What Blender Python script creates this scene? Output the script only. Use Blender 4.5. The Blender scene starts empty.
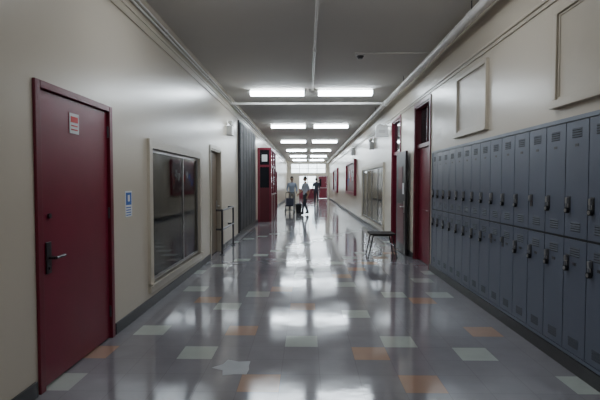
import bpy, bmesh, math, random
from mathutils import Vector, Matrix
random.seed(7)
scene = bpy.context.scene
COL = scene.collection

# ------------------------------------------------------------ materials
def new_mat(name):
    m = bpy.data.materials.new(name); m.use_nodes = True
    nt = m.node_tree
    return m, nt, nt.nodes['Principled BSDF']

def mat(name, col, rough=0.5, metal=0.0, var=0.08, scale=6.0, bump=0.0, bscale=30.0, spec=0.5, stretch=(1,1,1)):
    m, nt, p = new_mat(name)
    L = nt.links
    tc = nt.nodes.new('ShaderNodeTexCoord')
    mp = nt.nodes.new('ShaderNodeMapping'); mp.inputs['Scale'].default_value = stretch
    L.new(tc.outputs['Object'], mp.inputs['Vector'])
    n = nt.nodes.new('ShaderNodeTexNoise'); n.inputs['Scale'].default_value = scale; n.inputs['Detail'].default_value = 5
    L.new(mp.outputs[0], n.inputs['Vector'])
    r = nt.nodes.new('ShaderNodeValToRGB')
    r.color_ramp.elements[0].position = 0.3; r.color_ramp.elements[1].position = 0.7
    r.color_ramp.elements[0].color = tuple(max(0, c*(1-var)) for c in col)+(1,)
    r.color_ramp.elements[1].color = tuple(min(1, c*(1+var)) for c in col)+(1,)
    L.new(n.outputs['Fac'], r.inputs['Fac']); L.new(r.outputs['Color'], p.inputs['Base Color'])
    p.inputs['Roughness'].default_value = rough
    p.inputs['Metallic'].default_value = metal
    p.inputs['Specular IOR Level'].default_value = spec
    if bump:
        n2 = nt.nodes.new('ShaderNodeTexNoise'); n2.inputs['Scale'].default_value = bscale; n2.inputs['Detail'].default_value = 2
        L.new(mp.outputs[0], n2.inputs['Vector'])
        b = nt.nodes.new('ShaderNodeBump'); b.inputs['Strength'].default_value = bump; b.inputs['Distance'].default_value = 0.01
        L.new(n2.outputs['Fac'], b.inputs['Height']); L.new(b.outputs[0], p.inputs['Normal'])
    return m

def emit_mat(name, col, s):
    m, nt, p = new_mat(name)
    p.inputs['Base Color'].default_value = (0.8, 0.8, 0.8, 1)
    p.inputs['Emission Color'].default_value = col+(1,)
    p.inputs['Emission Strength'].default_value = s
    return m

def glass_mat(name, tint=(0.85, 0.9, 0.9), rough=0.03, ior=1.6):
    m = bpy.data.materials.new(name); m.use_nodes = True
    nt = m.node_tree; nt.nodes.clear()
    o = nt.nodes.new('ShaderNodeOutputMaterial')
    t = nt.nodes.new('ShaderNodeBsdfTransparent'); t.inputs['Color'].default_value = tint+(1,)
    g = nt.nodes.new('ShaderNodeBsdfGlossy'); g.inputs['Roughness'].default_value = rough
    f = nt.nodes.new('ShaderNodeFresnel'); f.inputs['IOR'].default_value = ior
    mx = nt.nodes.new('ShaderNodeMixShader')
    nt.links.new(f.outputs[0], mx.inputs[0]); nt.links.new(t.outputs[0], mx.inputs[1]); nt.links.new(g.outputs[0], mx.inputs[2])
    nt.links.new(mx.outputs[0], o.inputs['Surface'])
    return m

M_WALL = mat('cream_paint', (0.60, 0.54, 0.445), 0.27, var=0.006, scale=1.0, bump=0.05, bscale=9)
M_TRIM = mat('cream_trim_paint', (0.53, 0.475, 0.385), 0.35, var=0.03)
M_CEIL = mat('ceiling_plaster', (0.65, 0.625, 0.59), 0.8, var=0.02, scale=1.2, bump=0.1, bscale=40)
M_BASE = mat('rubber_baseboard', (0.045, 0.045, 0.05), 0.4)
M_RED = mat('red_door_paint', (0.17, 0.009, 0.030), 0.33, var=0.08, scale=3, bump=0.04, bscale=9)
M_REDF = mat('red_frame_paint', (0.15, 0.009, 0.026), 0.35)
M_DRED = mat('dark_red_panel', (0.085, 0.006, 0.014), 0.4)
M_DARK = mat('dark_paint', (0.02, 0.017, 0.02), 0.4)
M_STEEL = mat('brushed_steel', (0.5, 0.5, 0.5), 0.3, metal=1.0)
M_DSTEEL = mat('dark_steel', (0.12, 0.12, 0.13), 0.35, metal=1.0)
M_LOCK = mat('locker_paint', (0.125, 0.146, 0.20), 0.33, var=0.05, scale=4, bump=0.03, bscale=12)
M_LOCKF = mat('locker_frame_paint', (0.17, 0.195, 0.245), 0.35)
M_LOCKV = mat('locker_vent_paint', (0.075, 0.088, 0.115), 0.6)
M_LOCKD = mat('locker_gap', (0.02, 0.022, 0.026), 0.6)
M_BLACK = mat('black_plastic', (0.01, 0.01, 0.012), 0.35)
M_WHITE = mat('white_enamel', (0.75, 0.75, 0.74), 0.4)
M_PIPE = mat('painted_pipe', (0.72, 0.70, 0.67), 0.45)
M_PAPER = mat('paper', (0.72, 0.74, 0.76), 0.8, var=0.03)
M_PAPERF = mat('worn_paper', (0.42, 0.44, 0.46), 0.8, var=0.1)
M_BLUE = mat('blue_print', (0.03, 0.12, 0.45), 0.6)
M_REDINK = mat('red_print', (0.55, 0.05, 0.05), 0.6)
M_INT = mat('case_interior', (0.58, 0.57, 0.56), 0.7, var=0.15, scale=3)
M_ALU = mat('aluminium', (0.45, 0.45, 0.46), 0.3, metal=1.0)
M_GLASS = glass_mat('clear_glass', (.96, .98, .98), ior=1.55)
M_SHELF = glass_mat('glass_shelf', (.8, .9, .87))
M_DGLASS = mat('dark_transom_glass', (0.015, 0.016, 0.02), 0.06, var=0.02)
M_BROWN = mat('brown_door', (0.14, 0.10, 0.065), 0.4)
M_WOOD = mat('worn_wood', (0.30, 0.19, 0.09), 0.45, var=0.25, scale=5, stretch=(1, 8, 8))
M_SEAT = mat('dark_bench_seat', (0.03, 0.026, 0.024), 0.75, var=0.2, scale=5, stretch=(1, 8, 8), spec=.2)
M_GOLD = mat('trophy_gold', (0.6, 0.42, 0.12), 0.3, metal=1.0)
M_SKIN = mat('skin', (0.42, 0.24, 0.16), 0.5, var=0.04)
M_SKIN2 = mat('skin_dark', (0.20, 0.11, 0.07), 0.5, var=0.04)
M_HAIR = mat('dark_hair', (0.015, 0.011, 0.01), 0.6, var=0.3, scale=40)
M_SHW = mat('white_shirt', (0.50, 0.54, 0.62), 0.8)
M_SHG = mat('grey_shirt', (0.17, 0.20, 0.25), 0.8)
M_SHD = mat('dark_shirt', (0.05, 0.055, 0.08), 0.8)
M_PANT = mat('dark_trousers', (0.035, 0.038, 0.055), 0.8)
M_PANTG = mat('khaki_trousers', (0.13, 0.12, 0.11), 0.8)
M_SHOE = mat('black_shoes', (0.012, 0.012, 0.012), 0.4)
M_EYE = mat('eye_white', (0.8, 0.8, 0.78), 0.2)
M_LIP = mat('lips', (0.25, 0.08, 0.07), 0.5)
M_FABRIC = mat('stroller_fabric', (0.02, 0.022, 0.04), 0.9)
M_LENS = emit_mat('fluorescent_lens', (0.82, 0.92, 1.0), 36.0)
M_LENSW = emit_mat('fluorescent_lens_weak', (0.88, 0.94, 1.0), 17.0)  # same lens with weaker emission, for the nearest fixture rows
M_MURAL = mat('dark_mural', (0.030, 0.031, 0.036), 0.6, var=0.9, scale=2.4, stretch=(1, 1, .7))

# ------------------------------------------------------------ mesh builder
class MB:
    def __init__(s):
        s.v = []; s.f = []; s.m = []; s.sm = []; s.mats = []
    def mi(s, m):
        if m not in s.mats: s.mats.append(m)
        return s.mats.index(m)
    def add(s, vs, fs, m, smooth=False):
        o = len(s.v); k = s.mi(m)
        s.v += [tuple(v) for v in vs]
        for f in fs:
            s.f.append([i+o for i in f]); s.m.append(k); s.sm.append(smooth)
    def box(s, x0, x1, y0, y1, z0, z1, m, M=None):
        vs = [Vector((x, y, z)) for x in (x0, x1) for y in (y0, y1) for z in (z0, z1)]
        if M is not None: vs = [M @ v for v in vs]
        s.add(vs, [(0,1,3,2),(4,6,7,5),(0,4,5,1),(2,3,7,6),(0,2,6,4),(1,5,7,3)], m)
    def cyl(s, p0, p1, r0, m, r1=None, n=14, caps=True):
        p0 = Vector(p0); p1 = Vector(p1); r1 = r0 if r1 is None else r1
        d = (p1-p0).normalized()
        a = Vector((0,0,1)) if abs(d.z) < .9 else Vector((1,0,0))
        u = d.cross(a).normalized(); w = d.cross(u)
        A = [p0+(u*math.cos(t)+w*math.sin(t))*r0 for t in [2*math.pi*i/n for i in range(n)]]
        B = [p1+(u*math.cos(t)+w*math.sin(t))*r1 for t in [2*math.pi*i/n for i in range(n)]]
        s.add(A+B, [(i, (i+1) % n, n+(i+1) % n, n+i) for i in range(n)], m, True)
        if caps:
            s.add(A, [tuple(range(n))], m); s.add(B, [tuple(range(n))], m)
    def tube(s, pts, r, m, n=12):
        for a, b in zip(pts, pts[1:]): s.cyl(a, b, r, m, n=n)
        for p in pts[1:-1]: s.ball(p, (r, r, r), m, 8, 6)
    def ball(s, c, r, m, nu=16, nv=10, fn=None, M=None):
        vs = []; fs = []
        for j in range(nv+1):
            ph = math.pi*j/nv
            for i in range(nu):
                th = 2*math.pi*i/nu
                v = Vector((math.sin(ph)*math.cos(th), math.sin(ph)*math.sin(th), math.cos(ph)))
                if fn: v = fn(v)
                v = Vector((v.x*r[0], v.y*r[1], v.z*r[2]))+Vector(c)
                if M is not None: v = M @ v
                vs.append(v)
        for j in range(nv):
            for i in range(nu):
                fs.append((j*nu+i, j*nu+(i+1) % nu, (j+1)*nu+(i+1) % nu, (j+1)*nu+i))
        s.add(vs, fs, m, True)
    def build(s, name, bevel=0.0, recalc=True):
        me = bpy.data.meshes.new(name)
        me.from_pydata(s.v, [], s.f)
        for m in s.mats: me.materials.append(m)
        for p, k, sm in zip(me.polygons, s.m, s.sm):
            p.material_index = k; p.use_smooth = sm
        me.update()
        if recalc:
            bm = bmesh.new(); bm.from_mesh(me)
            bmesh.ops.recalc_face_normals(bm, faces=bm.faces)
            bm.to_mesh(me); bm.free()
        ob = bpy.data.objects.new(name, me); COL.objects.link(ob)
        if bevel:
            b = ob.modifiers.new('Bevel', 'BEVEL'); b.width = bevel; b.segments = 2; b.limit_method = 'ANGLE'
        return ob

XL, XR, ZC = -1.8, 2.0, 3.45
Y0, Y1 = -4.0, 42.0
T = 0.15

# ------------------------------------------------------------ walls with openings
def wall_x(name, xa, xb, holes):
    ys = sorted({Y0-T, Y1+T}|{h[0] for h in holes}|{h[1] for h in holes})
    zs = sorted({0.0, ZC}|{h[2] for h in holes}|{h[3] for h in holes})
    b = MB()
    for ya, yb in zip(ys, ys[1:]):
        for za, zb in zip(zs, zs[1:]):
            cy, cz = (ya+yb)/2, (za+zb)/2
            if any(h[0] < cy < h[1] and h[2] < cz < h[3] for h in holes): continue
            b.box(xa, xb, ya, yb, za, zb, M_WALL)
    return b.build(name)

CASE_L = (5.22, 7.53, 0.27, 1.82)
DOOR_L = (3.02, 4.15, 0.0, 2.08)
DOORWAY_L = (8.5, 9.5, 0.0, 2.07)
DOOR_LF = (26.0, 27.2, 0, 2.1)
LOCK = (1.53, 7.33, 0.11, 1.92)
DOOR_R = (7.52, 8.54, 0.0, 2.80)
DOOR_R2 = (9.87, 10.8, 0.0, 2.82)
CASE_R = (12.0, 16.5, 0.27, 1.86)
wall_x('wall_left', XL-T, XL, [DOOR_L, CASE_L, DOORWAY_L, DOOR_LF])
wall_x('wall_right', XR, XR+T, [LOCK, DOOR_R, DOOR_R2, CASE_R])

# end wall with openings (windows above, glazed doors)
b = MB()
end_holes = [(-1.5, 1.7, 2.3, 3.2), (-0.75, 0.85, 0.0, 2.1), (1.02, 1.86, 0.0, 2.1)]
xs = sorted({XL, XR}|{h[0] for h in end_holes}|{h[1] for h in end_holes})
zs = sorted({0.0, ZC}|{h[2] for h in end_holes}|{h[3] for h in end_holes})
for xa, xb in zip(xs, xs[1:]):
    for za, zb in zip(zs, zs[1:]):
        cx, cz = (xa+xb)/2, (za+zb)/2
        if any(h[0] < cx < h[1] and h[2] < cz < h[3] for h in end_holes): continue
        b.box(xa, xb, Y1, Y1+T, za, zb, M_WALL)
b.build('wall_end')
b = MB(); b.box(XL, XR, Y0-T, Y0, 0, ZC, M_WALL); b.build('wall_back')
b = MB(); b.box(XL-T, XR+T, Y0-T, Y1+T, ZC, ZC+0.12, M_CEIL); b.build('ceiling')

# ------------------------------------------------------------ floor (real tiles, 3 colours)
def floor_mat(name, col, var=0.06):
    m, nt, p = new_mat(name); L = nt.links
    tc = nt.nodes.new('ShaderNodeTexCoord')
    n = nt.nodes.new('ShaderNodeTexNoise'); n.inputs['Scale'].default_value = 5; n.inputs['Detail'].default_value = 6
    L.new(tc.outputs['Object'], n.inputs['Vector'])
    r = nt.nodes.new('ShaderNodeValToRGB')
    r.color_ramp.elements[0].position = .3; r.color_ramp.elements[1].position = .7
    r.color_ramp.elements[0].color = tuple(c*(1-var) for c in col)+(1,)
    r.color_ramp.elements[1].color = tuple(c*(1+var) for c in col)+(1,)
    L.new(n.outputs['Fac'], r.inputs['Fac'])
    br = nt.nodes.new('ShaderNodeTexBrick'); br.offset = 0.0; br.squash = 1.0
    br.inputs['Scale'].default_value = 1.0; br.inputs['Mortar Size'].default_value = 0.002
    br.inputs['Brick Width'].default_value = 0.288; br.inputs['Row Height'].default_value = 0.288
    br.inputs['Color1'].default_value = (1,1,1,1); br.inputs['Color2'].default_value = (.95,.95,.95,1); br.inputs['Mortar'].default_value = (.75,.75,.75,1)
    mp = nt.nodes.new('ShaderNodeMapping'); mp.inputs['Location'].default_value = (0.05+0.144+0.288*20, -(3.2-0.144)+0.288*40, 0)
    L.new(tc.outputs['Object'], mp.inputs['Vector']); L.new(mp.outputs[0], br.inputs['Vector'])
    mx = nt.nodes.new('ShaderNodeMix'); mx.data_type = 'RGBA'; mx.blend_type = 'MULTIPLY'; mx.inputs[0].default_value = 1
    L.new(r.outputs[0], mx.inputs[6]); L.new(br.outputs['Color'], mx.inputs[7]); L.new(mx.outputs[2], p.inputs['Base Color'])
    n2 = nt.nodes.new('ShaderNodeTexNoise'); n2.inputs['Scale'].default_value = 2.2; n2.inputs['Detail'].default_value = 4
    L.new(tc.outputs['Object'], n2.inputs['Vector'])
    mr = nt.nodes.new('ShaderNodeMapRange'); mr.inputs['From Min'].default_value = .3; mr.inputs['From Max'].default_value = .7
    mr.inputs['To Min'].default_value = .06; mr.inputs['To Max'].default_value = .13
    L.new(n2.outputs['Fac'], mr.inputs['Value']); L.new(mr.outputs[0], p.inputs['Roughness'])
    n3 = nt.nodes.new('ShaderNodeTexNoise'); n3.inputs['Scale'].default_value = 7; n3.inputs['Detail'].default_value = 2
    L.new(tc.outputs['Object'], n3.inputs['Vector'])
    bp = nt.nodes.new('ShaderNodeBump'); bp.inputs['Strength'].default_value = .07; bp.inputs['Distance'].default_value = .01
    L.new(n3.outputs['Fac'], bp.inputs['Height']); L.new(bp.outputs[0], p.inputs['Normal'])
    p.inputs['Specular IOR Level'].default_value = 0.55
    return m
F0 = floor_mat('floor_tile_grey', (0.225, 0.218, 0.238))
F1 = floor_mat('floor_tile_pale_green', (0.42, 0.46, 0.42))
F2 = floor_mat('floor_tile_orange', (0.38, 0.255, 0.19))
S = 0.288
acc = {(0,3):2,(0,-1):2,(0,7):1,(0,-6):1,(2,-3):1,(2,5):1,(2,2):2,(2,-6):2,(3,0):1,(3,3):1,(4,-5):1,(4,-2):2,(4,6):2,
       (6,2):1,(7,-3):1,(9,6):1,(9,4):1,(7,0):2,(9,-2):1,(10,-5):1,(8,5):2,(8,-4):2,(11,2):1,(10,-1):2}
b = MB()
nrow0 = int((Y0-T-3.2)/S)-1; nrow1 = int((Y1+T-3.2)/S)+1
for r_ in range(nrow0, nrow1+1):
    for c_ in range(-7, 8):
        x0 = max(-0.05+S*c_-S/2, XL-T); x1 = min(-0.05+S*c_+S/2, XR+T)
        y0 = max(3.2+S*r_-S/2, Y0-T); y1 = min(3.2+S*r_+S/2, Y1+T)
        if x1 <= x0 or y1 <= y0: continue
        if 0 <= r_ <= 11: k = acc.get((r_, c_), 0)
        elif r_ == -1: k = 0
        else:
            k = 0
            h = (r_*5+c_*3) % 13
            if h == 0: k = 1
            elif h == 6 and (r_+c_) % 3 == 0: k = 2
        b.add([(x0,y0,0),(x1,y0,0),(x1,y1,0),(x0,y1,0)], [(0,1,2,3)], (F0,F1,F2)[k])
b.box(XL-T, XR+T, Y0-T, Y1+T, -0.12, -0.004, M_BASE)
b.build('floor', recalc=False)

# ------------------------------------------------------------ baseboards
def base_run(name, x0, x1, segs):
    b = MB()
    for ya, yb in segs:
        b.box(x0, x1, ya, yb, 0, 0.105, M_BASE)
    return b.build(name, 0.003)
base_run('baseboard_left', XL, XL+0.018, [(Y0, 2.96), (4.21, 8.42), (9.58, 16.55), (19.05, 25.9), (27.3, Y1)])
base_run('baseboard_right', XR-0.018, XR, [(Y0, 7.45), (8.62, 9.8), (10.88, Y1)])

# ------------------------------------------------------------ trims
b = MB()
b.box(XL, XL+0.03, Y0, Y1, 3.16, 3.19, M_TRIM); b.box(XL, XL+0.018, Y0, Y1, 3.08, 3.16, M_TRIM)
b.build('trim_1', 0.003)
b = MB()
b.box(XR-0.03, XR, Y0, Y1, 2.92, 2.95, M_TRIM); b.box(XR-0.015, XR, Y0, Y1, 2.88, 2.92, M_TRIM)
b.build('trim_2', 0.003)
for i, (x, z) in enumerate([(-1.775, 3.27), (-1.775, 3.33)]):
    b = MB(); b.cyl((x, Y0, z), (x, 36, z), 0.014, M_PIPE)
    for k in range(14): b.box(XL, x+0.018, 1+2.4*k, 1.03+2.4*k, z-0.018, z+0.018, M_PIPE)
    b.build('wall_conduit')

# ------------------------------------------------------------ left red door
def lever(b, x, y, z, sgn, ydir, m=M_STEEL):
    b.box(min(x, x+sgn*0.012), max(x, x+sgn*0.012), y-0.03, y+0.03, z-0.11, z+0.11, m)
    b.cyl((x, y, z), (x+sgn*0.06, y, z), 0.011, m)
    b.cyl((x+sgn*0.06, y, z), (x+sgn*0.055, y+ydir*0.13, z), 0.010, m)
    b.cyl((x, y, z-0.07), (x+sgn*0.02, y, z-0.07), 0.014, m)

b = MB()
y0, y1, _, z1 = DOOR_L
fx0, fx1 = XL-0.14, XL+0.02
b.box(fx0, fx1, y0-0.03, y0+0.03, 0, z1+0.03, M_REDF)
b.box(fx0, fx1, y1-0.03, y1+0.03, 0, z1+0.03, M_REDF)
b.box(fx0, fx1, y0+0.03, y1-0.03, z1-0.02, z1+0.03, M_REDF)
b.box(XL-0.05, XL-0.005, y0+0.036, y1-0.036, 0.012, z1-0.026, M_RED)
b.box(XL-0.14, XL-0.12, y0+0.03, y1-0.03, 0, z1-0.02, M_DARK)
lever(b, XL-0.005, y0+0.12, 0.90, 1, 1, M_DSTEEL)
b.cyl((XL-0.005, y0+0.14, 1.19), (XL+0.01, y0+0.14, 1.19), 0.018, M_DSTEEL)
for z in (0.25, 1.15, 1.88):
    b.cyl((XL+0.002, y1-0.034, z-0.05), (XL+0.002, y1-0.034, z+0.05), 0.009, M_DSTEEL)
b.build('door_1', 0.003)

b = MB()
x = XL-0.0045
b.box(x, x+0.004, 3.46, 3.60, 1.80, 1.955, M_PAPER)
b.box(x+0.004, x+0.005, 3.475, 3.585, 1.885, 1.93, M_REDINK)
b.box(x+0.004, x+0.005, 3.48, 3.58, 1.855, 1.865, M_REDINK)
b.box(x+0.004, x+0.005, 3.48, 3.58, 1.825, 1.835, M_REDINK)
b.build('door_sign')
b = MB()
b.box(XL, XL+0.004, 4.49, 4.66, 1.08, 1.34, M_PAPER)
b.box(XL+0.004, XL+0.005, 4.505, 4.645, 1.20, 1.325, M_BLUE)
b.box(XL+0.005, XL+0.006, 4.55, 4.60, 1.235, 1.30, M_PAPER)
for z in (1.175, 1.15, 1.125, 1.10): b.box(XL+0.004, XL+0.005, 4.51, 4.63, z-0.006, z+0.004, M_BLUE)
b.build('wall_notice')

# ------------------------------------------------------------ display cases
def display_case(name, xw, sgn, hole, fw=0.10, mull=(), depth=0.20):
    y0, y1, z0, z1 = hole
    b = MB()
    def bx(xa, xb, *a): b.box(min(xa, xb), max(xa, xb), *a)
    o = xw+sgn*0.035
    bx(xw, o, y0-fw, y0, z0-fw, z1+fw, M_TRIM); bx(xw, o, y1, y1+fw, z0-fw, z1+fw, M_TRIM)
    bx(xw, o, y0, y1, z1, z1+fw, M_TRIM); bx(xw, o, y0, y1, z0-fw, z0, M_TRIM)
    bx(xw, xw+sgn*0.06, y0-fw, y1+fw, z0-0.025, z0, M_TRIM)
    g = 0.003
    bk = xw-sgn*depth
    bx(bk, bk-sgn*0.02, y0+g, y1-g, z0+g, z1-g, M_INT)
    bx(xw-sgn*0.01, bk, y0+g, y0+0.02, z0+g, z1-g, M_INT); bx(xw-sgn*0.01, bk, y1-0.02, y1-g, z0+g, z1-g, M_INT)
    bx(xw-sgn*0.01, bk, y0+0.02, y1-0.02, z0+g, z0+0.02, M_INT); bx(xw-sgn*0.01, bk, y0+0.02, y1-0.02, z1-0.02, z1-g, M_INT)
    zsf = z0+0.50
    bx(xw-sgn*0.07, bk, y0+0.02, y1-0.02, zsf, zsf+0.008, M_SHELF)
    gx = xw-sgn*0.015
    edges = [y0+0.02]+list(mull)+[y1-0.02]
    for ya, yb in zip(edges, edges[1:]):
        bx(gx, gx-sgn*0.004, ya+0.015, yb-0.015, z0+0.04, z1-0.04, M_GLASS)
    for ye in edges: bx(gx+sgn*0.01, gx-sgn*0.015, ye-0.015, ye+0.015, z0+0.02, z1-0.02, M_ALU)
    for z in (z0+0.03, z1-0.03): bx(gx+sgn*0.01, gx-sgn*0.015, y0+0.02, y1-0.02, z-0.01, z+0.01, M_ALU)
    bq = bk+sgn*.002; L = y1-y0
    y = y0+.40
    k = 0
    while y < y1-.5:
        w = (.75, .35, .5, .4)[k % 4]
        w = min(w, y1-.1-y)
        bx(bq, bq+sgn*.01, y, y+w, z0+.82, z0+1.34-.08*(k % 2), (M_REDINK, M_PAPER, M_RED, M_BLUE)[k % 4])  # red panels imitate a reddish reflection in the glass, put in as colour
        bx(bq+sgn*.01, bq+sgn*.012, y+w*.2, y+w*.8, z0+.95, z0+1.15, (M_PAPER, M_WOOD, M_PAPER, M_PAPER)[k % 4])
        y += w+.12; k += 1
    rnd = random.Random(3)
    for zi, z in enumerate((z0+0.02, zsf+.008)):
        y = y0+0.15
        while y < y1-0.2:
            cx = xw-sgn*0.12; k = rnd.random()
            if k < 0.5:
                h = rnd.uniform(.16, .26)
                b.box(cx-.035, cx+.035, y-.035, y+.035, z, z+.05, M_DARK)
                b.cyl((cx, y, z+.05), (cx, y, z+h*.6), .012, M_GOLD)
                b.cyl((cx, y, z+h*.6), (cx, y, z+h), .015, M_GOLD, r1=.045)
            elif k < 0.85 and zi == 0:
                h = rnd.uniform(.2, .34); w = rnd.uniform(.1, .16)
                mm = rnd.choice([M_PAPER, M_BLUE, M_REDINK, M_WOOD])
                b.box(cx-.012, cx+.012, y-w, y+w, z, z+h, M_DARK)
                b.box(cx-.015, cx+.015, y-w+.02, y+w-.02, z+.02, z+h-.02, mm)
            y += rnd.uniform(.28, .45)
    return b.build(name)
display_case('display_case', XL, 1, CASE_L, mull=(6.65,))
display_case('display_case', XR, -1, CASE_R, mull=(13.1, 14.3, 15.4))

# ------------------------------------------------------------ recessed doors
def recessed_door(name, xw, sgn, hole, leafm, framem, transom=None, rec=0.11, knob_far=True, fw=0.06):
    y0, y1, _, z1 = hole
    b = MB()
    def bx(xa, xb, *a): b.box(min(xa, xb), max(xa, xb), *a)
    o = xw+sgn*0.015; ib = xw-sgn*(rec+0.03)
    bx(xw, o, y0-fw, y0, 0, z1+fw, framem); bx(xw, o, y1, y1+fw, 0, z1+fw, framem); bx(xw, o, y0, y1, z1, z1+fw, framem)
    bx(ib, xw, y0+.002, y0+.03, 0, z1-.002, framem); bx(ib, xw, y1-.03, y1-.002, 0, z1-.002, framem); bx(ib, xw, y0+.03, y1-.03, z1-.03, z1-.002, framem)
    top = z1-.035
    lx0, lx1 = xw-sgn*rec, xw-sgn*(rec-.04)
    if transom:
        bx(ib, xw-sgn*.03, y0+.03, y1-.03, transom, transom+.07, framem)
        bx(lx0, lx0+sgn*.01, y0+.03, y1-.03, transom+.07, z1-.03, M_DGLASS)
        ym = (y0+y1)/2
        bx(lx0, lx0+sgn*.03, ym-.015, ym+.015, transom+.07, z1-.03, framem)
        top = transom-.004
    bx(lx0, lx1, y0+.034, y1-.034, .012, top, leafm)
    for za, zb in ((.2, .95), (1.15, top-.15)):
        bx(lx1, lx1+sgn*.006, y0+.18, y1-.18, za, zb, leafm)
    lever(b, lx1, (y1-.12) if knob_far else (y0+.12), .95, sgn, -1 if knob_far else 1)
    bx(xw-sgn*.145, ib, y0+.002, y1-.002, 0.0, z1-.002, M_DARK)
    return b.build(name, .003)
recessed_door('door_2', XL, 1, DOORWAY_L, M_BROWN, M_TRIM, knob_far=True)
recessed_door('door_3', XR, -1, DOOR_R, M_RED, M_REDF, transom=2.05, knob_far=False)
recessed_door('door_4', XL, 1, DOOR_LF, M_RED, M_REDF)

# right doorway with leaf folded back flat on the wall
y0, y1, _, z1 = DOOR_R2
b = MB()
b.box(XR-.02, XR, y0-.06, y0, 0, z1+.06, M_REDF); b.box(XR-.02, XR, y1, y1+.06, 0, z1+.06, M_REDF); b.box(XR-.02, XR, y0, y1, z1, z1+.06, M_REDF)
b.box(XR, XR+.14, y0+.002, y0+.03, 0, z1-.002, M_REDF); b.box(XR, XR+.14, y1-.03, y1-.002, 0, z1-.002, M_REDF); b.box(XR, XR+.14, y0+.03, y1-.03, z1-.03, z1-.002, M_REDF)
b.box(XR+.02, XR+.10, y0+.03, y1-.03, 2.06, 2.13, M_REDF)
b.box(XR+.05, XR+.06, y0+.03, y1-.03, 2.13, z1-.03, M_DGLASS)
b.box(XR+1.2, XR+1.25, y0-.5, y1+.5, 0, z1, M_INT); b.box(XR+.16, XR+1.2, y0-.5, y0-.45, 0, z1, M_INT)
b.box(XR+.16, XR+1.2, y1+.45, y1+.5, 0, z1, M_INT); b.box(XR+.16, XR+1.25, y0-.5, y1+.5, z1, z1+.05, M_INT); b.box(XR+.15, XR+1.25, y0-.5, y1+.5, -.05, 0.0, M_BASE)
b.box(XR-.095, XR-.05, 8.92, 9.80, .012, 2.05, M_DARK)
b.box(XR-.10, XR-.095, 9.2, 9.55, 1.30, 1.75, M_DRED)
b.box(XR-.10, XR-.095, 9.05, 9.67, .2, 1.0, M_DRED)
b.box(XR-.103, XR-.10, 9.02, 9.16, 1.2, 1.42, M_PAPER)
b.cyl((XR-.04, 9.80, .3), (XR-.04, 9.80, .42), .012, M_STEEL); b.cyl((XR-.04, 9.80, 1.7), (XR-.04, 9.80, 1.82), .012, M_STEEL)
b.box(XR-.05, XR-.02, 9.79, 9.82, .3, .42, M_STEEL); b.box(XR-.05, XR-.02, 9.79, 9.82, 1.7, 1.82, M_STEEL)
lever(b, XR-.095, 9.0, .95, -1, 1)
b.build('door_5', .002)

# ------------------------------------------------------------ lockers
y0, y1, z0, z1 = LOCK
N = 20; W = (y1-y0)/N
b = MB()
g = .003
b.box(XR+.012, XR+.40, y0+g, y1-g, z0+g, z1-g, M_LOCKD)
F = XR-.012
b.box(XR-.02, XR+.012, y0+g, y1-g, z1-.035, z1-g, M_LOCKF)
b.box(XR-.02, XR+.012, y1-.03, y1-g, z0+g, z1-.035, M_LOCKF)
b.box(XR-.015, XR+.012, y0+g, y1-.03, z0+g, z0+.03, M_LOCK)
zm = 1.005
b.box(XR-.006, XR+.012, y0+g, y1-.03, zm-.012, zm+.012, M_LOCKD)
for i in range(N):
    ya = y0+i*W+(.005 if i else .006); yb = y0+(i+1)*W-.005
    if i == N-1: yb = y1-.034
    for t, (za, zb) in enumerate(((z0+.034, zm-.009), (zm+.009, z1-.04))):
        b.box(F, XR+.012, ya, yb, za, zb, M_LOCK)
        for zc in ((zb-.10), (za+.07)):
            for k in range(4):
                zz = zc+k*.018-.02
                vs = [(F-.0005, ya+.08, zz), (F-.0005, yb-.08, zz), (F-.0005, yb-.08, zz+.012), (F-.0005, ya+.08, zz+.012),
                      (F-.004, ya+.08, zz), (F-.004, yb-.08, zz)]
                b.add(vs, [(4,5,2,3), (0,3,4), (1,5,2)], M_LOCKV)
                b.add([(F-.0006, ya+.08, zz-.005), (F-.0006, yb-.08, zz-.005), (F-.0038, yb-.08, zz), (F-.0038, ya+.08, zz)], [(0,1,2,3)], M_LOCKD)
        yh = yb-.05; zh = (1.27 if t else .83)
        b.box(F-.004, F, yh-.020, yh+.020, zh-.055, zh+.05, M_DSTEEL)
        b.box(F-.024, F-.004, yh-.012, yh+.012, zh-.005, zh+.04, M_STEEL)
        if random.random() < .85:
            r = .014; zt = zh-.015
            pts = [(F-.016, yh+r*math.cos(a), zt+r*math.sin(a)) for a in [math.pi*j/6 for j in range(7)]]
            pts = [(F-.016, yh+r, zt-.02)]+pts+[(F-.016, yh-r, zt-.02)]
            for p, q in zip(pts, pts[1:]): b.cyl(p, q, .0035, M_STEEL, n=6)
            b.cyl((F-.027, yh, zt-.042), (F-.005, yh, zt-.042), .022, M_BLACK, n=16)
            b.cyl((F-.030, yh, zt-.042), (F-.027, yh, zt-.042), .014, M_STEEL, n=12)
        b.box(F-.002, F, (ya+yb)/2-.022, (ya+yb)/2+.022, zb-.19, zb-.17, M_DSTEEL)
b.build('locker_bank')

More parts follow.
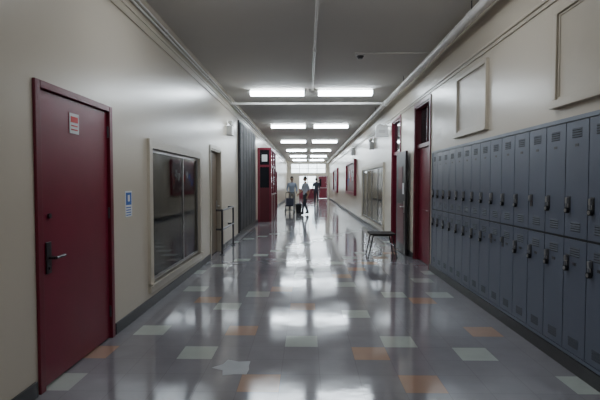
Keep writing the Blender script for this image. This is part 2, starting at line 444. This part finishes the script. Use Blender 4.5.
# ------------------------------------------------------------ framed panels above lockers
def wall_panel(ya, yb, za, zb):
    b = MB(); w = .05
    b.box(XR-.035, XR, ya, yb, za, za+w, M_TRIM); b.box(XR-.035, XR, ya, yb, zb-w, zb, M_TRIM)
    b.box(XR-.035, XR, ya, ya+w, za+w, zb-w, M_TRIM); b.box(XR-.035, XR, yb-w, yb, za+w, zb-w, M_TRIM)
    b.box(XR-.05, XR, ya-.015, yb+.015, za-.02, za, M_TRIM)
    b.box(XR-.01, XR, ya+w, yb-w, za+w, zb-w, M_TRIM)
    for q in (.02,):
        b.box(XR-.018, XR-.01, ya+w, yb-w, za+w, za+w+q, M_TRIM); b.box(XR-.018, XR-.01, ya+w, yb-w, zb-w-q, zb-w, M_TRIM)
        b.box(XR-.018, XR-.01, ya+w, ya+w+q, za+w+q, zb-w-q, M_TRIM); b.box(XR-.018, XR-.01, yb-w-q, yb-w, za+w+q, zb-w-q, M_TRIM)
    b.build('framed_wall_panel', .004)
wall_panel(5.12, 6.15, 2.03, 2.80)
wall_panel(2.70, 3.74, 2.03, 2.80)

# ------------------------------------------------------------ ceiling lights
def fixture(xa, xb, y, lens):
    b = MB(); w = .13
    b.box(xa, xb, y-w*.8, y+w*.8, ZC-.04, ZC, M_WHITE)
    prof = [(-w, ZC-.04), (-w*.9, ZC-.09), (-w*.5, ZC-.115), (w*.5, ZC-.115), (w*.9, ZC-.09), (w, ZC-.04)]
    e = .012
    A = [(xa+e, y+p, z) for p, z in prof]; B = [(xb-e, y+p, z) for p, z in prof]; n = len(prof)
    b.add(A+B, [(i, (i+1) % n, n+(i+1) % n, n+i) for i in range(n)], lens)
    for xx in (xa, xb-e):
        P = [(xx, y+p*1.03, z-.003) for p, z in prof]; Q = [(xx+e, y+p*1.03, z-.003) for p, z in prof]
        b.add(P+Q, [(i, (i+1) % n, n+(i+1) % n, n+i) for i in range(n)]+[tuple(range(n)), tuple(range(n, 2*n))], M_WHITE)
    b.build('fluorescent_light_fixture')
for i, y in enumerate([-1.6, 4.2, 10.1, 16.0, 21.9, 27.8, 33.7, 39.4]):
    l = M_LENSW if i < 2 else M_LENS
    fixture(-1.25, -.06, y, l); fixture(.23, 1.42, y, l)

# ------------------------------------------------------------ pipes on ceiling
b = MB()
px, pz = 1.83, 3.28
b.cyl((px, Y0, pz), (px, Y1, pz), .055, M_PIPE, n=20)
for k in range(12):
    y = -2+3.6*k
    b.cyl((px, y-.03, pz), (px, y+.03, pz), .062, M_PIPE, n=20)
    b.cyl((px, y, pz+.05), (px, y, ZC), .006, M_DSTEEL, n=8)
b.cyl((px, 10.8, pz), (XL, 10.8, pz), .028, M_PIPE)
b.cyl((px, 10.72, pz), (px, 10.88, pz), .07, M_PIPE, n=20)
b.build('ceiling_pipe')
b = MB()
b.cyl((.11, Y0, ZC-.02), (.11, 9.9, ZC-.02), .020, M_PIPE)
for k in range(7): b.box(.08, .14, -3+2*k, -2.97+2*k, ZC-.042, ZC, M_PIPE)
b.box(.06, .17, 9.9, 10.25, ZC-.05, ZC, M_PIPE)
b.build('ceiling_conduit')
b = MB()
b.cyl((.74, 7.2, ZC-.015), (XR, 7.2, ZC-.015), .011, M_PIPE)
b.build('ceiling_conduit')
b = MB()
b.cyl((.84, 7.35, ZC-.02), (.84, 7.35, ZC), .075, M_WHITE, n=24)
b.cyl((.84, 7.35, ZC-.06), (.84, 7.35, ZC-.02), .035, M_DSTEEL, r1=.06, n=24)
b.build('smoke_detector')

# ------------------------------------------------------------ small wall fixtures
def emergency_light(xw, sgn, y, z, m=M_WHITE):
    b = MB()
    xa, xb = sorted((xw, xw+sgn*.12))
    b.box(xa, xb, y-.16, y+.16, z-.1, z+.1, m)
    for dy in (-.1, .1):
        b.cyl((xw+sgn*.06, y+dy, z+.1), (xw+sgn*.06, y+dy, z+.14), .012, M_DSTEEL)
        b.cyl((xw+sgn*.03, y+dy, z+.18), (xw+sgn*.12, y+dy, z+.17), .03, m, r1=.055)
    b.build('emergency_light', .004)
emergency_light(XL, 1, 10.4, 2.6)
emergency_light(XR, -1, 14.0, 2.55)
b = MB()
b.cyl((XR, 11.2, 2.80), (XR-.30, 11.2, 2.80), .015, M_WHITE)
b.box(XR-.34, XR-.04, 11.17, 11.23, 2.55, 2.79, M_WHITE)
b.box(XR-.27, XR-.11, 11.165, 11.17, 2.63, 2.71, M_INT)
b.build('exit_sign', .003)
b = MB()
b.box(XR-.12, XR, 12.4, 12.75, 2.7, 3.0, M_WHITE)
b.cyl((XR-.12, 12.575, 2.85), (XR-.135, 12.575, 2.85), .11, M_DSTEEL, n=24)
b.build('wall_speaker', .006)
b = MB()
b.box(XR-.12, XR, 19.4, 19.75, 2.6, 2.9, M_WHITE)
b.cyl((XR-.12, 19.575, 2.75), (XR-.135, 19.575, 2.75), .11, M_DSTEEL, n=24)
b.build('wall_speaker', .006)

# ------------------------------------------------------------ handrail near left doorway
b = MB()
xa = XL+.12
for z in (.88, .50):
    b.tube([(XL, 9.0, z), (xa, 9.0, z), (xa, 10.35, z), (XL, 10.35, z)], .02, M_DSTEEL)
for y in (9.0, 10.35):
    b.cyl((xa, y, 0), (xa, y, .88), .02, M_DSTEEL); b.cyl((xa, y, 0), (xa, y, .012), .05, M_DSTEEL)
b.build('handrail')

# ------------------------------------------------------------ dark mural on left wall
b = MB()
b.box(XL, XL+.04, 11.9, 15.5, .11, 3.05, M_DARK)
for k in range(6):
    ya = 11.95+k*.59
    b.box(XL+.04, XL+.06, ya, ya+.56, .16, 3.0, M_MURAL)
b.build('wall_mural', .003)

# ------------------------------------------------------------ red vestibule
b = MB()
xa, xb, ya, yb, zt = XL, -1.30, 16.6, 19.0, 2.62
for (x, y) in ((xa+.001, ya), (xb-.08, ya), (xb-.08, yb-.08), (xb-.08, (ya+yb)/2-.04)):
    b.box(x, x+.08, y, y+.08, 0, zt, M_REDF)
b.box(xa+.001, xb, ya, yb, zt, zt+.08, M_REDF)
b.box(xa+.08, xb-.08, ya+.02, ya+.06, .0, 1.25, M_DRED)
b.box(xa+.08, xb-.08, ya+.02, ya+.06, 2.0, 2.08, M_REDF)
b.box(xa+.08, xb-.08, ya+.035, ya+.042, 1.25, 2.0, M_DGLASS)
b.box(xa+.08, xb-.08, ya+.035, ya+.042, 2.08, zt, M_DGLASS)
b.box(xa+.15, xb-.15, ya+.032, ya+.035, 2.2, 2.45, M_PAPER)
for y in (ya+.08, (ya+yb)/2+.04):
    y2 = y+1.08
    b.box(xb-.06, xb-.02, y, y2, 0, 1.0, M_DRED); b.box(xb-.06, xb-.02, y, y2, 2.0, 2.08, M_REDF)
    b.box(xb-.045, xb-.038, y, y2, 1.0, 2.0, M_DGLASS); b.box(xb-.045, xb-.038, y, y2, 2.08, zt, M_DGLASS)
    b.box(xb-.02, xb+.03, y+.1, y2-.1, .98, 1.02, M_STEEL)
b.build('red_vestibule', .004)

# ------------------------------------------------------------ red bulletin boards
def board(xw, sgn, ya, yb, za, zb):
    b = MB(); w = .14
    def bx(xa, xb, *a): b.box(min(xa, xb), max(xa, xb), *a)
    o = xw+sgn*.10
    bx(xw, o, ya, ya+w, za, zb, M_RED); bx(xw, o, yb-w, yb, za, zb, M_RED); bx(xw, o, ya+w, yb-w, za, za+w, M_RED); bx(xw, o, ya+w, yb-w, zb-w, zb, M_RED)
    bx(xw, xw+sgn*.03, ya+w, yb-w, za+w, zb-w, M_DRED)
    rnd = random.Random(int(ya*10))
    y = ya+w+.1
    while y < yb-w-.3:
        z = rnd.uniform(za+w+.1, zb-w-.45)
        bx(xw+sgn*.03, xw+sgn*.034, y, y+.24, z, z+.32, rnd.choice([M_PAPER, M_PAPER, M_BLUE, M_REDINK])); y += .44
    b.build('red_bulletin_board', .004)
board(XR, -1, 18.7, 22.8, .9, 2.4)
board(XR, -1, 29.5, 34.0, .8, 2.4)
board(XL, 1, 22.5, 24.8, .9, 2.3)

# ------------------------------------------------------------ end wall: windows and doors
def glazed(name, xa, xb, za, zb, m, nx, nz, solid=0.0):
    b = MB(); w = .05; y0, y1 = Y1+.03, Y1+.09
    b.box(xa+.002, xa+w, y0, y1, za, zb-.002, m); b.box(xb-w, xb-.002, y0, y1, za, zb-.002, m)
    b.box(xa+w, xb-w, y0, y1, za, za+w, m); b.box(xa+w, xb-w, y0, y1, zb-w, zb-.002, m)
    for i in range(1, nx):
        x = xa+(xb-xa)*i/nx; b.box(x-w/2, x+w/2, y0, y1, za+w, zb-w, m)
    zs_ = za+(solid if solid else 0)
    if solid: b.box(xa+w, xb-w, y0+.01, y1-.01, za+w, zs_, m)
    for i in range(1, nz):
        z = zs_+(zb-zs_)*i/nz; b.box(xa+w, xb-w, y0, y1, z-w/3, z+w/3, m)
    b.box(xa+w, xb-w, y0+.028, y0+.032, max(za+w, zs_), zb-w, M_GLASS)
    return b.build(name)
glazed('window_1', -1.5, 1.7, 2.3, 3.2, M_TRIM, 4, 2)
glazed('door_6', -.75, .85, 0, 2.1, M_REDF, 2, 2, solid=.9)
b = MB()
b.box(1.022, 1.07, Y1+.02, Y1+.12, 0, 2.098, M_REDF); b.box(1.81, 1.858, Y1+.02, Y1+.12, 0, 2.098, M_REDF); b.box(1.07, 1.81, Y1+.02, Y1+.12, 2.05, 2.098, M_REDF)
b.box(1.075, 1.805, Y1+.04, Y1+.085, .01, 2.045, M_RED)
b.box(1.12, 1.30, Y1+.035, Y1+.04, 1.1, 1.8, M_DGLASS); b.box(1.1, 1.78, Y1-.02, Y1+.04, .96, 1.0, M_STEEL)
b.build('door_7')

# ------------------------------------------------------------ bench
b = MB()
bx0, bx1, by0, by1 = 1.20, 1.68, 8.65, 9.15
b.box(bx0, bx1, by0, by1, .430, .455, M_SEAT)
for y in (by0+.06, by1-.06):
    b.tube([(bx0-.03, y, 0), (bx0+.06, y, .42), (bx1-.06, y, .42), (bx1+.03, y, 0)], .012, M_BLACK)
    for x in (bx0-.03, bx1+.03): b.cyl((x, y, 0), (x, y, .02), .016, M_BLACK)
b.cyl((bx0+.02, by0+.06, .22), (bx0+.02, by1-.06, .22), .008, M_BLACK)
b.cyl((bx1-.02, by0+.06, .22), (bx1-.02, by1-.06, .22), .008, M_BLACK)
b.build('bench', .003)

# ------------------------------------------------------------ torn paper on floor
b = MB()
pts = []
rnd = random.Random(5)
for i in range(11):
    a = 2*math.pi*i/11+.3; r = (.155 if i % 2 else .105)+rnd.uniform(-.01, .02)
    pts.append((-.56+r*math.cos(a), 3.46+r*math.sin(a)))
n = len(pts)
vs = [(x, y, .001) for x, y in pts]+[(x, y, .0025) for x, y in pts]+[(-.56, 3.46, .003)]
b.add(vs, [tuple(range(n))]+[(i, (i+1) % n, n+(i+1) % n, n+i) for i in range(n)]+[(n+i, n+(i+1) % n, 2*n) for i in range(n)], M_PAPERF)
b.build('torn_paper')

# ------------------------------------------------------------ bin
b = MB()
bxn, byn = -.40, 21.4
b.cyl((bxn, byn, 0), (bxn, byn, .40), .12, M_BLACK, r1=.155, n=24)
b.cyl((bxn, byn, .40), (bxn, byn, .425), .168, M_BLACK, n=24)
b.ball((bxn, byn, .42), (.14, .14, .05), M_SHD)
b.build('waste_bin')

# ------------------------------------------------------------ people
def skin_geo(verts, edges, radii, root=0, sub=1):
    me = bpy.data.meshes.new('tmp'); me.from_pydata(verts, edges, []); me.update()
    ob = bpy.data.objects.new('tmp', me); COL.objects.link(ob)
    sk = ob.modifiers.new('Skin', 'SKIN'); sk.use_smooth_shade = True
    lay = me.skin_vertices[0].data
    for i, r in enumerate(radii):
        lay[i].radius = (r, r) if not isinstance(r, tuple) else r
        lay[i].use_root = (i == root)
    ss = ob.modifiers.new('Sub', 'SUBSURF'); ss.levels = sub; ss.render_levels = sub
    bpy.context.view_layer.update()
    dg = bpy.context.evaluated_depsgraph_get()
    ev = ob.evaluated_get(dg); m2 = ev.to_mesh()
    V = [v.co.copy() for v in m2.vertices]; Fs = [tuple(p.vertices) for p in m2.polygons]
    ev.to_mesh_clear()
    bpy.data.objects.remove(ob); bpy.data.meshes.remove(me)
    return V, Fs

def seg_d(p, a, b_):
    ab = b_-a; t = max(0, min(1, (p-a).dot(ab)/max(ab.length_squared, 1e-9)))
    return (p-(a+ab*t)).length

def person(name, loc, heading, J, mats, hscale=1.0, sleeve='long', female=False):
    skin, hair, shirt, pants, shoes = mats
    P = dict(pelvis=(0,0,.93), waist=(0,0,1.08), chest=(0,0,1.27), upch=(0,0.01,1.40), neck=(0,0,1.48), ntop=(0,-.01,1.57),
             shL=(.175,0,1.41), shR=(-.175,0,1.41), elL=(.23,.02,1.13), elR=(-.23,.02,1.13), wrL=(.24,-.06,.88), wrR=(-.24,-.06,.88),
             hiL=(.09,0,.90), hiR=(-.09,0,.90), knL=(.10,-.02,.50), knR=(-.10,-.02,.50), anL=(.11,.02,.085), anR=(-.11,.02,.085))
    P.update(J)
    P = {k: Vector(v) for k, v in P.items()}
    fd = {}
    for s in 'LR':
        an = P['an'+s]; fd['he'+s] = an+Vector((0, .05, -.045)); fd['to'+s] = an+Vector((.015 if s == 'L' else -.015, -.17, -.055))
        d = (P['wr'+s]-P['el'+s]).normalized(); fd['pa'+s] = P['wr'+s]+d*.075
    P.update(fd)
    names = ['pelvis','waist','chest','upch','neck','ntop']
    R = dict(pelvis=(.15,.11), waist=(.135,.10), chest=(.165,.115), upch=(.13,.10), neck=.062, ntop=.055)
    E = [('pelvis','waist'),('waist','chest'),('chest','upch'),('upch','neck'),('neck','ntop')]
    for s in 'LR':
        names += [k+s for k in ('sh','el','wr','pa','hi','kn','an','he','to')]
        R.update({'sh'+s: .07, 'el'+s: .046, 'wr'+s: .030, 'pa'+s: (.036,.022), 'hi'+s: .098, 'kn'+s: .066, 'an'+s: .046, 'he'+s: .040, 'to'+s: .036})
        E += [('upch','sh'+s),('sh'+s,'el'+s),('el'+s,'wr'+s),('wr'+s,'pa'+s),('pelvis','hi'+s),('hi'+s,'kn'+s),('kn'+s,'an'+s),('an'+s,'he'+s),('an'+s,'to'+s)]
    idx = {n_: i for i, n_ in enumerate(names)}
    V, Fs = skin_geo([P[n_] for n_ in names], [(idx[a], idx[c]) for a, c in E], [R[n_] for n_ in names], 0, 2)
    lab = {}
    for a, c in E:
        if a == 'neck': m = skin
        elif a.startswith('el'): m = skin if sleeve == 'short' else shirt
        elif a.startswith('wr'): m = skin
        elif a.startswith('an'): m = shoes
        elif a[:2] in ('hi', 'kn') and a[-1] in 'LR': m = pants
        elif a == 'pelvis' and c[:2] == 'hi': m = pants
        else: m = shirt
        lab[(a, c)] = m
    b = MB()
    groups = {}
    for f in Fs:
        c = sum((V[i] for i in f), Vector())/len(f)
        best = min(E, key=lambda e: seg_d(c, P[e[0]], P[e[1]]))
        m = lab[best]
        if m is shirt and c.z < P['pelvis'].z-.04 and best[0] in ('pelvis',): m = pants
        groups.setdefault(m.name, (m, []))[1].append(f)
    o = len(b.v); b.v += [tuple(v) for v in V]
    for m, fl in groups.values():
        k = b.mi(m)
        for f in fl: b.f.append([i+o for i in f]); b.m.append(k); b.sm.append(True)
    for s in 'LR':
        sg = 1 if s == 'L' else -1
        d = (P['wr'+s]-P['el'+s]).normalized()
        side = Vector((0, -1, 0)); side = (side-d*side.dot(d)).normalized()
        nrm = d.cross(side).normalized()*(-sg)
        if nrm.x*sg > 0: nrm = -nrm
        base = P['pa'+s]
        for k, (off, ln) in enumerate(((.027,.072),(.009,.08),(-.009,.075),(-.027,.06))):
            p0 = base+side*off-d*.01; p1 = base+side*off*1.1+d*(.02+ln*.35); p2 = p1+d*ln*.32+nrm*ln*.18; p3 = p2+d*ln*.18+nrm*ln*.28
            v, f = skin_geo([p0,p1,p2,p3], [(0,1),(1,2),(2,3)], [.010,.009,.008,.007], 0, 1); b.add(v, f, skin, True)
        q = P['wr'+s]+d*.025+side*.02
        v, f = skin_geo([q, q+side*.03+d*.025+nrm*.01, q+side*.04+d*.055+nrm*.02], [(0,1),(1,2)], [.013,.011,.009], 0, 1); b.add(v, f, skin, True)
    H = P['ntop']+Vector((0, -.012, .105))
    def hf(v):
        x, y, z = v
        if z < 0: x *= 1-.28*(-z)**1.3; y = y*(1-.15*(-z)) if y > 0 else y
        if y < 0: y *= .95
        return Vector((x, y, z))
    b.ball(H, (.076, .096, .118), skin, 24, 18, hf)
    def cap(v):
        x, y, z = v
        lim = .15 if y < -.25 else (-.45 if not female else -1.2)
        k = 1.0 if z > lim else .86
        if z < 0: k *= (1-.2*(-z)) if not female else 1.0
        return Vector((x*k, y*k if y > 0 else y*k*.99, z if k > .9 else z*.86))
    b.ball(H+Vector((0, .010, .010)), (.084, .101, .124), hair, 24, 18, cap)
    b.ball(H+Vector((0, -.098, -.022)), (.012, .018, .024), skin, 10, 8)
    for sg in (-1, 1):
        b.ball(H+Vector((sg*.029, -.083, .004)), (.013, .010, .008), M_EYE, 10, 8)
        b.ball(H+Vector((sg*.029, -.092, .004)), (.005, .003, .005), M_HAIR, 8, 6)
        b.ball(H+Vector((sg*.030, -.088, .024)), (.017, .006, .004), hair, 8, 6)
        b.ball(H+Vector((sg*.076, .008, -.005)), (.010, .018, .030), skin, 10, 8)
    b.ball(H+Vector((0, -.088, -.058)), (.024, .008, .007), M_LIP, 10, 6)
    for i in range(12):
        a0 = 2*math.pi*i/12; a1 = 2*math.pi*(i+1)/12; c = P['neck']+Vector((0, .0, .015))
        b.cyl(c+Vector((.066*math.cos(a0), .062*math.sin(a0), 0)), c+Vector((.066*math.cos(a1), .062*math.sin(a1), 0)), .011, shirt, n=6)
    ob = b.build(name)
    zmin = min(v[2] for v in b.v)
    ob.data.transform(Matrix.Translation((0, 0, -zmin)))
    ob.data.transform(Matrix.Scale(hscale, 4))
    ob.location = loc; ob.rotation_euler = (0, 0, heading)
    return ob

person('walking_man', (-.08, 20.4, 0), math.radians(-60),
       dict(hiL=(.09,0,.90), knL=(.10,-.16,.52), anL=(.10,-.21,.09), hiR=(-.09,0,.90), knR=(-.10,.03,.50), anR=(-.10,.20,.13),
            elL=(.25,.08,1.15), wrL=(.26,-.02,.91), elR=(-.24,-.06,1.15), wrR=(-.22,-.24,.98)),
       (M_SKIN, M_HAIR, M_SHW, M_PANT, M_SHOE), .96, 'short')
person('standing_woman', (-.76, 22.75, 0), math.radians(10),
       dict(elL=(.25,-.02,1.15), wrL=(.21,-.20,1.01), elR=(-.25,-.02,1.15), wrR=(-.21,-.20,1.01), knL=(.10,-.08,.50), anL=(.10,-.08,.085), anR=(-.10,.10,.09)),
       (M_SKIN2, M_HAIR, M_SHG, M_PANTG, M_SHOE), .98, 'long', True)
person('distant_man', (.62, 31.5, 0), math.radians(175),
       dict(knL=(.10,-.10,.50), anL=(.11,-.12,.085), anR=(-.11,.14,.10)),
       (M_SKIN, M_HAIR, M_SHD, M_PANT, M_SHOE), .99, 'long')

# stroller in front of the woman
b = MB()
ox, oy = -.84, 21.95
for sx in (-.2, .2):
    b.tube([(ox+sx, oy+.32, .95), (ox+sx, oy+.12, .62), (ox+sx, oy-.3, .12)], .012, M_DSTEEL)
    b.tube([(ox+sx, oy-.05, .42), (ox+sx, oy+.28, .12)], .012, M_DSTEEL)
    for yy in (-.3, .28):
        b.cyl((ox+sx-.02, oy+yy, .09), (ox+sx+.02, oy+yy, .09), .09, M_BLACK, n=20)
        b.cyl((ox+sx-.024, oy+yy, .09), (ox+sx+.024, oy+yy, .09), .04, M_STEEL, n=14)
b.cyl((ox-.2, oy+.32, .95), (ox+.2, oy+.32, .95), .016, M_BLACK)
b.cyl((ox-.2, oy-.3, .12), (ox+.2, oy-.3, .12), .01, M_DSTEEL); b.cyl((ox-.2, oy+.28, .12), (ox+.2, oy+.28, .12), .01, M_DSTEEL)
b.add([(ox-.18,oy-.2,.36),(ox+.18,oy-.2,.36),(ox+.18,oy+.08,.33),(ox-.18,oy+.08,.33),(ox+.18,oy+.2,.68),(ox-.18,oy+.2,.68),
       (ox-.18,oy-.2,.33),(ox+.18,oy-.2,.33),(ox+.18,oy+.11,.29),(ox-.18,oy+.11,.29),(ox+.18,oy+.23,.68),(ox-.18,oy+.23,.68)],
      [(0,1,2,3),(3,2,4,5),(6,7,8,9),(9,8,10,11),(0,1,7,6),(5,4,10,11),(0,3,9,6),(1,2,8,7),(3,5,11,9),(2,4,10,8)], M_FABRIC)
b.build('stroller')

# ------------------------------------------------------------ world + camera
w = bpy.data.worlds.new('World'); scene.world = w; w.use_nodes = True
bg = w.node_tree.nodes['Background']; bg.inputs['Color'].default_value = (.85, .93, 1.0, 1); bg.inputs['Strength'].default_value = 6.0

cam = bpy.data.cameras.new('camera'); co = bpy.data.objects.new('camera', cam); COL.objects.link(co)
cam.sensor_width = 23.6; cam.lens = 18.0; cam.clip_start = .05; cam.clip_end = 200
co.location = (0, 0, 1.42)
co.rotation_euler = (math.radians(90-2.126), 0, math.radians(.9))
scene.camera = co
